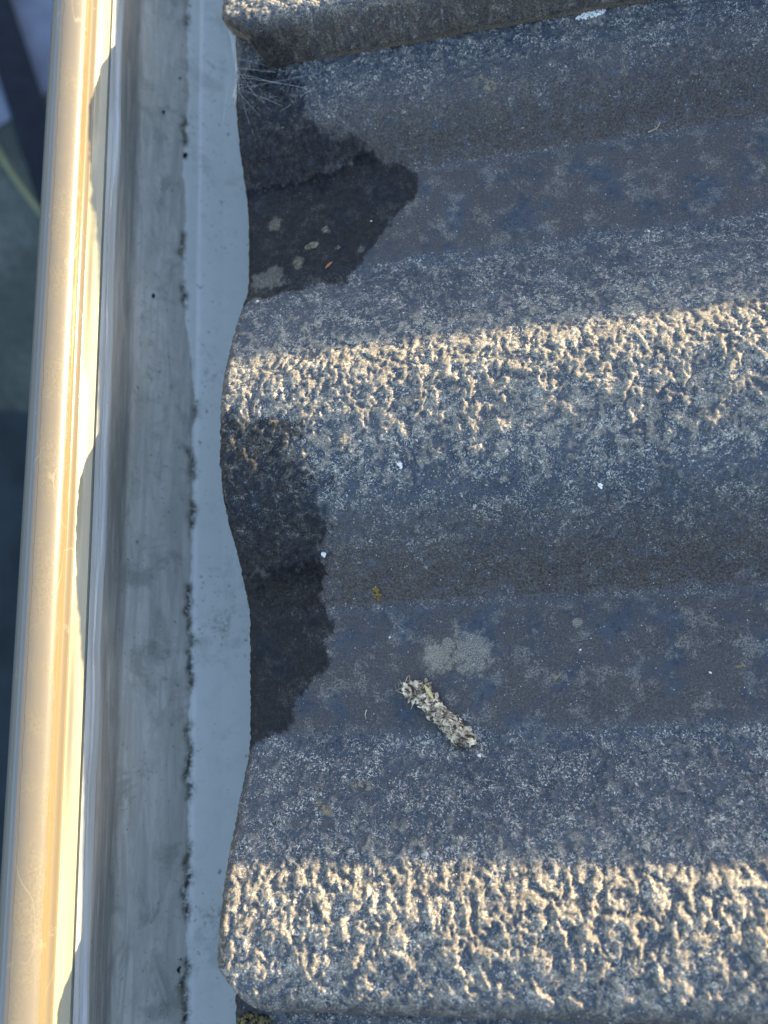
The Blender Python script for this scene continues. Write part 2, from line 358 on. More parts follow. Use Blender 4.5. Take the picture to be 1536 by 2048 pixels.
def make_tile(v_top, v_lo=None, v_hi=None, fine=.36, seed=3, u_end=430.0, main=False):
    """one interlocking tile; v runs down from v_top (its upper seam) over 300 mm; v_lo/v_hi limit the finely meshed part"""
    v0, v1 = v_top - 300.0, v_top + 30.0            # 30 mm of side lap lies under the neighbour
    def axis(a, b, fa, fb, f, c):
        out = [a]; x = a
        while x < b - 1e-6:
            x = min(b, x + (f if fa <= x < fb else c)); out.append(x)
        return np.array(out)
    vs = axis(v0, v1, v_lo, v_hi, fine, 1.4)
    ss = np.concatenate([axis(0, 3, 0, 3, .3, .3)[:-1], axis(3, 186, 0, 186, fine, fine)[:-1], np.linspace(186, u_end + 87, 150)])
    nv, ns = len(vs), len(ss)
    vv = np.repeat(vs[:, None], ns, 1); s2 = np.repeat(ss[None, :], nv, 0)
    w = v_top - vv
    # outline of the lower edge: worn, slightly chipped, corner broken away beside the seam
    cham = 13.5 * np.clip((w - 286.5) / 13.5, 0, 1) ** 1.25
    jag = .45 * fbm(vs / 9.0, vs * 0 + seed, seed, 4, .6) + .30 * np.abs(perlin(vs / 2.2, vs * 0 + 7.7, seed)) + .25 * perlin(vs / 1.0, vs * 0 + 3.3, seed)
    jag[:] -= 1.0 * np.exp(-((w[:, 0] - 34) / 9) ** 2)
    u = -87.0 + cham + jag[:, None] * np.exp(-s2 / 6.0) + s2
    flat = sstep(38, 43, w) * (1 - sstep(70, 76, w)) + sstep(190, 195, w) * (1 - sstep(226, 232, w))
    roll = 1 - .93 * flat
    steep = np.clip(1 - np.minimum(np.abs(w - 34), np.abs(w - 184)) / 9.0, 0, 1)
    # relief: clumps of aggregate standing out of a smoother skin
    x, y = u, vv
    wx = x + .9 * perlin(x / 6, y / 6, 91); wy = y + .9 * perlin(x / 6 + 31, y / 6, 92)
    n1 = fbm(wx / 3.7, wy / 4.2, seed + 1, 4, .62)
    n2 = fbm(wx / 1.75, wy / 1.9, seed + 5, 2, .6)
    rid = 1 - np.abs(fbm(wx / 3.3, wy / 3.6, seed + 9, 2, .5)) * 3.2
    clump = sstep(-.16, .30, n1 * .72 + rid * .08 + .02)
    strong = .70 + .30 * sstep(-.3, .3, perlin(x / 28, y / 22, seed + 20))
    low = sstep(20, -25, np.minimum(y, 60)) * .35
    d = clump * (.62 + low) + n2 * .33 + np.clip(rid, 0, 1) * .07
    crest = np.exp(-((w - 147) / 20) ** 2) + np.exp(-((w - 291) / 17) ** 2)
    n0 = fbm(wx / 7.2, wy / 8.0, seed + 13, 2, .5)
    d = d * (1 - .12 * crest) + .80 * n0 * crest
    d = d * roll * strong * (1 - .45 * steep)
    grain = .045 * perlin(x / .75, y / .75, seed + 30) + .05 * perlin(x / 1.25, y / 1.25, seed + 31)
    d = d + grain * (.55 + 1.3 * roll) + .25 * flat * fbm(x / 16, y / 9, seed + 40, 2) + .35 * fbm(x / 34, y / 20, seed + 44, 2)
    smooth_edge = np.exp(-s2 / 7.0); d = d * (1 - .35 * smooth_edge)
    # a few bigger pits and lumps
    rs = np.random.RandomState(seed)
    for _ in range(26):
        cu, cw, r = rs.uniform(-80, 95), rs.choice([rs.uniform(95, 180), rs.uniform(240, 298)]), rs.uniform(1.2, 2.6)
        dd = ((u - cu) / r) ** 2 + ((w - cw) / r) ** 2
        d -= rs.choice([.45, .3, -.25]) * np.exp(-dd)
    n = PROF(w) + d
    if v_top > 400: n += 2.0 * sstep(282, 294, w) * (1 - sstep(296.5, 299.6, w))
    # rounded lower edge and rounded side edge
    rr = np.clip(1 - s2 / 2.6, 0, 1); n -= 2.6 * (1 - np.sqrt(np.clip(1 - rr * rr, 0, 1)))
    rw = np.clip(1 - (300 - w) / 1.6, 0, 1); n -= 1.6 * (1 - np.sqrt(np.clip(1 - rw * rw, 0, 1))) * .45
    sdm = {}
    jit = 3.4 * fbm(u / 7, vv / 7, 60, 3) + 1.5 * perlin(u / 1.6, vv / 1.6, 66)
    if main:
        wet = sstep(-.8, .8, np.maximum(poly_sd(u, vv, WETA), poly_sd(u, vv, WETB)) + jit * .7 + .5 * perlin(u / .7, vv / .7, 68))
        damp = sstep(-3.5, 3.5, np.maximum(poly_sd(u, vv, DAMPA), poly_sd(u, vv, DAMPB)) + jit * 2.0)
        pale = np.zeros_like(u); pj = .75 * fbm(u / 2.4, vv / 2.4, 88, 3, .6) + .25 * perlin(u / .9, vv / .9, 89)
        for (a, b, r) in PALE: pale = np.maximum(pale, sstep(-.22, .25, 1 - np.hypot(u - a, vv - b) / r + pj))
    else:
        wet = np.zeros_like(u); pale = np.zeros_like(u)
        damp = .8 * sstep(22, 4, s2 + jit * 2) * (sstep(40, 0, w) + sstep(280, 300, w))
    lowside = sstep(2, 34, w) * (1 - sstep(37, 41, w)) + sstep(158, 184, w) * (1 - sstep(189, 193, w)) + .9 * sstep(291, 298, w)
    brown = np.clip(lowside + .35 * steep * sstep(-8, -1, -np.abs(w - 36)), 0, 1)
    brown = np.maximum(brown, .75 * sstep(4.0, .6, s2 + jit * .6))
    rel = np.clip(clump * .70 + n2 * .7 + .16, 0, 1) * roll * (1 - .5 * steep) * (.50 + .78 * np.clip(np.exp(-((w - 128) / 24) ** 4) + np.exp(-((w - 281) / 21) ** 4), 0, 1))  # extra weight paints the sunlit crest bands paler
    ed = np.zeros_like(u)
    def pack(uu, ww, nn): return np.stack([uu, ww, nn], -1)
    top = pack(u, vv, n)
    # front face: five columns dropping 11 mm, rough and set back a little
    thick = 11.0 - 7.5 * sstep(275, 298, w[:, :1])
    cols = []
    for k, q in enumerate((1., .75, .5, .3, .12)):
        rough = .35 * perlin(vs[:, None] / 2.3 + k * 3.1, vs[:, None] * 0 + k * 1.7, 77) * q
        cols.append(pack(u[:, :1] + .9 * q * q + rough, vv[:, :1], n[:, :1] - thick * q))
    front = np.concatenate(cols, 1)
    G = np.concatenate([front, top], 1); nf = front.shape[1]
    def ext(a, val): return np.concatenate([np.full((nv, nf), 0.) + (a[:, :1] if val is None else val), a], 1)
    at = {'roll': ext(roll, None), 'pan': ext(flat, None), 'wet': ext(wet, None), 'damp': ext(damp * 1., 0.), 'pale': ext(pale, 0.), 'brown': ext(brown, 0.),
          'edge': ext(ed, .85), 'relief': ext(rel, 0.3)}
    # side face at the lower seam: three rows dropping 2.6 mm
    rows = []
    for q in (1., .6, .25):
        r = G[:1].copy(); r[..., 2] -= 2.4 * q; r[..., 1] += .25 * perlin(r[..., 0] / 1.4, r[..., 0] * 0 + q * 9, 5) + .35 * q
        rows.append(r)
    G = np.concatenate(rows + [G], 0)
    at = {k: np.concatenate([np.repeat(a[:1] * 0 + (.9 if k == 'edge' else 0) if k in ('edge', 'relief', 'pale') else a[:1], 3, 0), a], 0) for k, a in at.items()}
    nr, nc = G.shape[:2]
    co = G.reshape(-1, 3).copy(); q = grid_quads(nr, nc)
    # underside sheet
    bv = np.linspace(v0 + 1, v1, 100); bs = np.linspace(2, u_end + 86, 12)
    bvv = np.repeat(bv[:, None], 12, 1); bss = np.repeat(bs[None, :], 100, 0); bw = v_top - bvv
    chb = 13.5 * np.clip((bw - 286.5) / 13.5, 0, 1)
    bn = PROF(bw) - (11.0 - 8.0 * sstep(275, 298, bw)) - .3
    B = pack(-87.0 + chb + bss, bvv, bn).reshape(-1, 3)
    q2 = grid_quads(100, 12, len(co))[:, ::-1]
    for k in at: at[k] = np.concatenate([at[k].ravel(), np.full(len(B), .9 if k == 'edge' else 0.)])
    co = np.concatenate([co, B]); q = np.concatenate([q, q2])
    vc = v_top - 150.0
    co = (co - np.array([-87.0, vc, 0.])) * MM
    me = fast_mesh('roof_tile', co, q, True, at)
    o = link('roof_tile', me, TILE_MAT)
    o.matrix_world = Matrix.Translation(RW(-87, vc, 0)) @ ROOF.to_4x4()
    return o
GT = 'concrete roof tiles along the eave'
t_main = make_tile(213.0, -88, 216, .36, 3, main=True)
tag(t_main, 'slate grey rolled roof tile across the middle, with dark wet patches and the husk lying on it', 'roof tile', GT)
t_up = make_tile(513.0, 212, 262, .36, 14)
tag(t_up, 'roof tile at the top of the picture, above the dark seam with cobwebs', 'roof tile', GT)
t_lo = make_tile(-87.0, -125, -50, .40, 27)
tag(t_lo, 'roof tile at the very bottom, only its mossy corner showing under the next tile', 'roof tile', GT)

def surf(u, v):
    w = 213.0 - v
    if w < 0: w += 300
    if w > 300: w -= 300
    return float(PROF(np.array([w]))[0])
# measured top of the main tile for resting things on it
_c = np.empty(len(t_main.data.vertices) * 3, np.float32); t_main.data.vertices.foreach_get('co', _c)
_c = _c.reshape(-1, 3) / MM + np.array([-87.0, 63.0, 0]); _H = np.full((420, 680), -99.)
_m = (_c[:, 0] < 112) & (_c[:, 2] > -6)
np.maximum.at(_H, (np.clip(((_c[_m, 0] + 95) * 2).astype(int), 0, 419), np.clip(((_c[_m, 1] + 95) * 2).astype(int), 0, 679)), _c[_m, 2])
def ground_n(u, v):
    i, j = int((u + 95) * 2), int((v + 95) * 2)
    k = _H[max(0, i - 1):i + 2, max(0, j - 1):j + 2]
    m = k.max() if k.size else -99
    return float(m) if m > -50 else surf(u, v) + .3

# ---------------------------------------------------------------- gutter
Y0, Y1 = -520.0, 760.0
def extrude(name, prof, mat, parent, fx=None, attrs=None, sub=1.0, ystep=2.0, yfine=(-130, 300), closed=False):
    P = np.array(prof, float)
    d = np.r_[0, np.cumsum(np.hypot(*np.diff(P, axis=0).T))]
    m = max(4, int(d[-1] / sub)); dd = np.unique(np.concatenate([np.linspace(0, d[-1], m), d]))
    X = np.interp(dd, d, P[:, 0]); Z = np.interp(dd, d, P[:, 1])
    ys = np.concatenate([np.arange(Y0, yfine[0], 12), np.arange(yfine[0], yfine[1], ystep), np.arange(yfine[1], Y1, 12)])
    XX = np.repeat(X[None], len(ys), 0); ZZ = np.repeat(Z[None], len(ys), 0); YY = np.repeat(ys[:, None], len(X), 1)
    TT = np.repeat((dd / d[-1])[None], len(ys), 0)
    if fx: XX, ZZ = fx(XX, YY, ZZ, TT)
    at = {k: f(XX, YY, ZZ, TT) for k, f in (attrs or {}).items()}
    me = fast_mesh(name, np.stack([XX, YY, ZZ], -1).reshape(-1, 3) * MM, grid_quads(len(ys), len(X)), True, at)
    return link(name, me, mat, parent)
def arc_smooth(pts, it=2):
    for _ in range(it):
        q = [pts[0]]
        for a, b in zip(pts[:-1], pts[1:]):
            q += [(a[0] * .75 + b[0] * .25, a[1] * .75 + b[1] * .25), (a[0] * .25 + b[0] * .75, a[1] * .25 + b[1] * .75)]
        q.append(pts[-1]); pts = q
    return pts
gut = empty('gutter', (0, 0, 0))
tag(gut, 'cream painted metal gutter running the full height on the left, below the tile ends', 'gutter')
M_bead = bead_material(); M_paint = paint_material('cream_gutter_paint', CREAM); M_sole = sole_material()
bead = arc_smooth([(-63.5, -13.0), (-66.5, -12.5), (-67.9, -9.5), (-68.1, -5), (-67.5, -1.8), (-65.9, .3), (-63.4, 1.4), (-61, 1.75), (-58.6, 1.5), (-56.9, .7), (-55.9, -.7), (-55.5, -2.2), (-54.7, -2.7), (-53.1, -2.9), (-52.9, -3.3)], 2)
def film_f(X, Y, Z, T):
    return sstep(-65.0, -62.8, X + .3 * fbm(Y / 12, Y * 0, 9, 3)) * (1 - sstep(-57.2 , -55.8, X + .8 * fbm(Y / 14, Y * 0 + 2, 8, 3))) * (Z > -4)
extrude('rolled_lip', bead, M_bead, gut, attrs={'film': film_f}, sub=.35, ystep=1.0)
def wall_fx(X, Y, Z, T):
    # the folded hem is slightly buckled
    k = np.exp(-((X + 44.6) / 1.6) ** 2) * (Z > -12.5)
    wob = .55 * fbm(Y / 55, Y * 0 + 4.2, 33, 2) + .35 * np.tanh(6 * perlin(Y / 42, Y * 0 + 9.2, 34))
    # swell added to the flange to shape the edge of its sunlit strip
    shadow_sway = .85 * np.cos((Y - 137) / 146.0 * 2 * np.pi) * sstep(-53.0, -50.5, X) * (1 - sstep(-46, -44, X))
    return X + k * wob, Z + k * .5 * wob + shadow_sway
wall = [(-52.9, -3.3), (-52.2, -3.5), (-50.6, -3.9), (-48.6, -4.4), (-48.45, -6.6), (-48.1, -6.7), (-47.8, -5.9), (-46.9, -6.6), (-46.3, -7.2), (-46.1, -8.1), (-45.4, -8.2), (-44.2, -9.4), (-43.7, -10.1), (-43.6, -10.8), (-44.0, -11.5), (-44.3, -13.0)]
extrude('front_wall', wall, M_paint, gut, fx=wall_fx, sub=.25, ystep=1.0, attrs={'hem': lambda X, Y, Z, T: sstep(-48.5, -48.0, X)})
sole = [(-44.3, -13.0), (-43.6, -16), (-41.0, -27), (-37.6, -38.5)] + arc_smooth([(-37.6, -38.5), (-36.2, -42.5), (-32.5, -46.5), (-27.8, -49.5)], 2) + [(-20, -53), (-12, -56), (-9.0, -57.2), (-7.6, -57.0), (2, -58), (18, -58)] + arc_smooth([(18, -58), (26, -57), (29, -51), (29.5, -46)], 2)
def dirt_f(X, Y, Z, T):
    edge = -10.0 + 2.6 * fbm(Y / 24, Y * 0 + 1.5, 40, 5, .65) - 5.0 * sstep(105, 170, Y)
    return .5 + np.clip((edge - X) / 5.0, -.5, .5)
def mold_f(X, Y, Z, T):
    edge = -10.0 + 2.6 * fbm(Y / 24, Y * 0 + 1.5, 40, 5, .65) - 5.0 * sstep(105, 170, Y) + 1.8 * perlin(Y / 5, Y * 0, 43)
    return np.exp(-((X - edge) / (1.3 + 1.1 * perlin(Y / 9, Y * 0 + 3, 47))) ** 2) * 1.25 * sstep(.02, .26, perlin(Y / 19, Y * 0 + 8, 41) + .22 * sstep(110, 20, Y))
extrude('sole', sole, M_sole, gut, attrs={'dirt': dirt_f, 'mold': mold_f, 'grime': lambda X, Y, Z, T: 1 - sstep(-37.5, -33.5, X + 1.5 * fbm(Y / 40, Y * 0 + 6, 51, 3))}, sub=1.2, ystep=1.5)
extrude('back_wall', [(29.5, -46), (29.5, -4)], M_paint, gut, sub=6, ystep=12)
extrude('outer_face', [(-63.5, -13.0), (-60, -13.5), (-58, -15), (-50, -40), (-44, -52), (-34, -60), (-8, -62), (20, -62), (30.2, -50), (30.2, -4)], M_paint, gut, sub=3, ystep=12)

# ---------------------------------------------------------------- house below and behind the gutter
M_wood = flat_mat('painted_fascia', (0.42, 0.40, 0.36), .5, .1, 60)
mb = MB(); mb.box((.032, -3, -.17), (.052, 4, -.012)); tag(mb.build('fascia_board', M_wood), 'painted fascia board hidden behind the gutter', 'fascia board', kind='structure')
mb = MB(); mb.box((.054, -3, -.178), (.40, 4, -.166)); tag(mb.build('soffit', M_wood), kind='structure')
t = NT('brick_wall'); br = t.n('ShaderNodeTexBrick'); t.put(br.inputs['Vector'], t.mapping((4.4, 4.4, 4.4), (math.pi / 2, 0, math.pi / 2)))
br.inputs['Color1'].default_value = (.22, .09, .06, 1); br.inputs['Color2'].default_value = (.16, .07, .05, 1); br.inputs['Mortar'].default_value = (.3, .28, .25, 1)
M_brick = t.fin(br.outputs['Color'], .9)
mb = MB(); mb.box((.40, -5, -2.9), (.65, 9, -.05)); tag(mb.build('house_wall', M_brick), 'brick house wall below the eave', 'wall', kind='structure')
mb = MB()
mb.add([RW(-60, -1500, -18), RW(2500, -1500, -18), RW(2500, 3000, -18), RW(-60, 3000, -18)], [(0, 1, 2, 3)])
mb2 = MB(); P8 = [RW(a, b, c) for c in (-60, -11.6) for (a, b) in ((-52, -1500), (-20, -1500), (-20, 3000), (-52, 3000))]
mb2.add(P8, [(0, 3, 2, 1), (4, 5, 6, 7), (0, 1, 5, 4), (1, 2, 6, 5), (2, 3, 7, 6), (3, 0, 4, 7)])
tag(mb2.build('light_block_bar', M_wood), kind='structure')  # unseen bar, added to stop sun leaking in under the tiles
M_felt = flat_mat('roofing_felt', (0.03, 0.03, 0.03), .9)
tag(mb.build('roofing_underlay', M_felt), kind='structure')

# ---------------------------------------------------------------- ground far below
def ground_mat():
    t = NT('shaded_gravel_and_grass'); a = t.noise(2.2, 5, .6); b = t.noise(30, 4, .7)
    c = t.mix(t.mr(a, .4, .62), (0.090, 0.112, 0.090), (0.16, 0.185, 0.155)); c = t.mix(t.mr(b, .4, .7, 0, .5), c, (0.045, 0.05, 0.045))
    return t.fin(c, .9, t.bump(b, .02, .5))
t_g = ground_mat()
mb = MB(); mb.add([(-60, -60, -2.9), (60, -60, -2.9), (60, 60, -2.9), (-60, 60, -2.9)], [(0, 1, 2, 3)])
tag(mb.build('ground', t_g), kind='structure')
mb = MB(); mb.add([(-.60, 2.05, -2.896), (-.22, 2.50, -2.896), (0.39, 8, -2.896), (-6, 8, -2.896)], [(0, 1, 2, 3)])
tag(mb.build('patio', flat_mat('bluish_paving', (0.27, 0.30, 0.36), .8, .15, 6)), kind='structure')
mb = MB(); mb.box((-.9, -6, -2.899), (.39, 1.05, -2.875))
tag(mb.build('path', flat_mat('dark_wet_paving', (0.028, 0.042, 0.046), .7, .3, 5)), kind='structure')
mb = MB()
a = Vector((-.55, 3.12, -2.85)); b = Vector((-.10, 1.76, -2.85)); dv = (b - a).normalized(); nr_ = Vector((-dv.y, dv.x, 0)) * .07  # plain dark strip laid diagonally across the ground
mb.add([a - nr_, b - nr_, b + nr_, a + nr_] + [p - Vector((0, 0, .046)) for p in (a - nr_, b - nr_, b + nr_, a + nr_)],
       [(0, 1, 2, 3), (0, 4, 5, 1), (1, 5, 6, 2), (2, 6, 7, 3), (3, 7, 4, 0), (4, 7, 6, 5)])
tag(mb.build('dark_strip', flat_mat('near_black_strip', (0.012, 0.018, 0.028), .7, .3, 20)), 'dark blurred strip lying diagonally on the ground far below, upper left', 'timber edging')
mb = MB(); pts = []
for i in range(40):
    q = i / 39; pts.append((-.80 + q * .85, 2.80 - q * 1.32 + .03 * math.sin(q * 9), -2.868))
mb.tube(pts, .014, 10)
tag(mb.build('garden_hose', flat_mat('olive_hose', (0.22, 0.23, 0.12), .5, .1, 20), smooth=True), 'pale olive garden hose lying blurred on the ground beyond the gutter', 'hose')

# ---------------------------------------------------------------- small things on the tile
rnd = random.Random(5)
def roof_obj(name, mb, mat, u, v, n, smooth=False, parent=None):
    """mb holds roof-frame mm around its own origin"""
    mb.v = [tuple(c * MM for c in p) for p in mb.v]
    o = mb.build(name, mat, parent, smooth)
    if parent is None: o.matrix_world = Matrix.Translation(RW(u, v, n)) @ ROOF.to_4x4()
    return o
M_grit = flat_mat('white_grit', (0.78, 0.76, 0.70), .6, .1, 900, .0001)
M_fibre = flat_mat('pale_fibre', (0.74, 0.58, 0.40), .6, .45, 260)
M_husk = NT('felted_plant_fibre')
_a = M_husk.noise(330, 4, .75, 1.2); _b = M_husk.noise(1600, 3, .7)
M_husk = M_husk.fin(M_husk.mix(M_husk.mr(_b, .46, .66), M_husk.mix(M_husk.mr(_a, .40, .60), (0.035, 0.026, 0.02), (0.34, 0.26, 0.19)), (0.78, 0.60, 0.42)), .9, M_husk.bump(_b, .0004, 1), .2)
M_silk = NT('spider_silk'); M_silk.b.inputs['Base Color'].default_value = (.66, .65, .60, 1); M_silk.b.inputs['Roughness'].default_value = .4; M_silk = M_silk.m

GRIT = [(-31.5, 60.2, 1.15, 'white speck of grit on the middle roll, left of centre'),
        (24.4, 50.3, .95, 'white speck of grit on the middle roll, right of centre'),
        (-58.6, 37.9, 1.0, 'white flake at the edge of the damp patch, below the middle roll'),
        (49.9, 138.1, .55, 'tiny white crumb in the upper pan, toward the right'),
        (-80.4, 126.9, .75, 'small white crumb near the tile edge just under the upper wet patch'),
        (-40.7, 12.1, .5, 'tiny white crumb in the lower pan, straight above the husk'),
        (16.3, 5.7, .5, 'tiny white crumb in the lower pan, right of the pale crust'),
        (51.9, -2.3, .55, 'tiny white crumb in the lower pan, rightmost of them'),
        (-15.1, -23.3, .75, 'small white crumb below the lower end of the husk'),
        (-41.4, 156.0, .4, 'tiny pale crumb inside the upper wet patch')]
for (u, v, r, lab) in GRIT:
    mb = MB(); mb.blob((0, 0, r * .4), r * .78, rnd, (1, .85, .6), .35)
    if r > .9: mb.blob((r * .25, -r * .8, r * .3), r * .42, rnd, (1, 1, .7), .3)
    tag(roof_obj('grit', mb, M_grit, u, v, ground_n(u, v) - .12), lab, 'grit', 'white crumbs of grit on the roof tile')

def curve_pts(cps, n=14, lift=.25):
    """Catmull-Rom through (u,v[,dn]) laid on the tile, relative to the first point"""
    P = [Vector((c[0], c[1], ground_n(c[0], c[1]) + lift + (c[2] if len(c) > 2 else 0))) for c in cps]
    o = P[0].copy(); P = [P[0] * 2 - P[1]] + P + [P[-1] * 2 - P[-2]]; out = []
    for i in range(1, len(P) - 2):
        for k in range(n):
            q = k / n; a, b, c, d = P[i - 1:i + 3]
            out.append(.5 * ((2 * b) + (c - a) * q + (2 * a - 5 * b + 4 * c - d) * q * q + (3 * b - a - 3 * c + d) * q ** 3) - o)
    out.append(P[-2] - o)
    return o, out
def fibre(name, cps, r, mat, lab, cat, r1=None, lift=.25):
    o, pts = curve_pts(cps, lift=lift); mb = MB(); mb.tube(pts, r, 6, r1)
    return tag(roof_obj(name, mb, mat, o.x, o.y, o.z, True), lab, cat)
fibre('plant_fibre', [(-86.4, 208.0), (-87.4, 205.6), (-88.0 + 1.6, 203.6), (-87.6, 202.6), (-88.2, 201.6)], .17, M_fibre, 'short squiggly pale fibre near the tile corner under the cobweb', 'fibre', .1)
fibre('plant_fibre', [(53.6, 174.2), (55.2, 174.6), (56.6, 175.2), (57.6, 176.6)], .2, M_fibre, 'white curved fibre in the crease at upper right', 'fibre', .07)
fibre('plant_fibre', [(-48.8, -9.4), (-49.3, -10.7), (-49.1, -12.2)], .13, M_fibre, 'tiny pale hair in the lower pan, left of the husk', 'fibre', .06)
# orange seed
M_seed = flat_mat('orange_seed', (0.42, 0.17, 0.09), .5, .2, 900)
mb = MB(); pts = [Vector((-1.3 + 2.6 * i / 8, -1.1 + 2.2 * i / 8, .15 * math.sin(i / 8 * math.pi))) for i in range(9)]
vs, fs = [], []
for i, p in enumerate(pts):
    rr = .42 * math.sin(math.pi * (i + .35) / 8.7) ** .8 + .03
    dirv = Vector((1, .85, 0)).normalized(); side = Vector((-dirv.y, dirv.x, 0))
    for j in range(6):
        a = 2 * math.pi * j / 6; vs.append(p + side * math.cos(a) * rr + Vector((0, 0, math.sin(a) * rr * .55)))
for i in range(8):
    for j in range(6): fs.append((i * 6 + j, i * 6 + (j + 1) % 6, (i + 1) * 6 + (j + 1) % 6, (i + 1) * 6 + j))
fs += [tuple(range(6))[::-1], tuple(48 + j for j in range(6))]
mb.add(vs, fs)
tag(roof_obj('seed', mb, M_seed, -56.9, 140.9, ground_n(-56.9, 140.9) + .15, True), 'slim orange seed lying on the upper wet patch', 'seed')

# moss and lichen tufts
M_moss = NT('grey_green_lichen'); _n = M_moss.noise(900, 3, .7)
M_moss = M_moss.fin(M_moss.mix(M_moss.mr(_n, .35, .65), (0.10, 0.09, 0.055), (0.36, 0.33, 0.22)), .95, None, .2)
M_gold = NT('golden_lichen'); _n = M_gold.noise(900, 3, .7)
M_gold = M_gold.fin(M_gold.mix(M_gold.mr(_n, .35, .65), (0.16, 0.11, 0.03), (0.50, 0.34, 0.10)), .95, None, .2)
M_dkmoss = NT('dark_moss'); _n = M_dkmoss.noise(700, 3, .7)
M_dkmoss = M_dkmoss.fin(M_dkmoss.mix(M_dkmoss.mr(_n, .35, .65), (0.045, 0.045, 0.018), (0.20, 0.17, 0.08)), .95, None, .2)
def tuft(name, u, v, ru, rv, cnt, r, mat, lab, cat, rot=0., hgt=.5, surff=None):
    mb = MB(); g0 = (surff or ground_n)(u, v)
    for _ in range(cnt):
        a = rnd.uniform(0, 2 * math.pi); q = math.sqrt(rnd.random()) ** 1.15
        x, y = ru * q * math.cos(a), rv * q * math.sin(a)
        xr, yr = x * math.cos(rot) - y * math.sin(rot), x * math.sin(rot) + y * math.cos(rot)
        z = (surff or ground_n)(u + xr, v + yr) - g0
        rr = r * rnd.uniform(.5, 1.2)
        mb.blob((xr, yr, z + hgt * (1 - q * q) * rnd.uniform(.3, 1)), rr, rnd, (1, 1, .8), .35, 5, 3)
    return tag(roof_obj(name, mb, mat, u, v, g0), lab, cat)
tuft('lichen', -62.9, 149.6, 2.6, 1.2, 150, .27, M_moss, 'largest pale lichen lump standing in the upper wet patch', 'lichen', .25, .9)
tuft('lichen', -68.0, 143.6, 1.3, 1.1, 50, .2, M_moss, 'round pale lichen lump just below the largest one in the upper wet patch', 'lichen', 0, .4)
tuft('lichen', -58.2, 155.0, 1.0, 1.0, 34, .22, M_moss, 'small pale lichen dot above the largest lump in the upper wet patch', 'lichen', 0, .3)
tuft('lichen', -53.6, 147.6, .9, .7, 26, .2, M_moss, 'tiny pale lichen dot right of the largest lump in the upper wet patch', 'lichen', 0, .3)
tuft('lichen', -75.3, 159.6, 2.4, .7, 40, .15, M_moss, 'thin elongated lichen smear near the tile edge in the upper wet patch', 'lichen', .8, .2)
tuft('lichen', -43.9, 25.8, 1.3, 2.1, 80, .24, M_gold, 'golden yellow lichen fleck in the lower crease', 'lichen', .3, .3)
tuft('moss', -79.5, -93.0, 6.5, 3.6, 260, .55, M_dkmoss, 'dark brownish moss packed under the tile corner at the very bottom', 'moss', -.3, 1.2, surff=lambda u, v: surf(u, v) + .5)

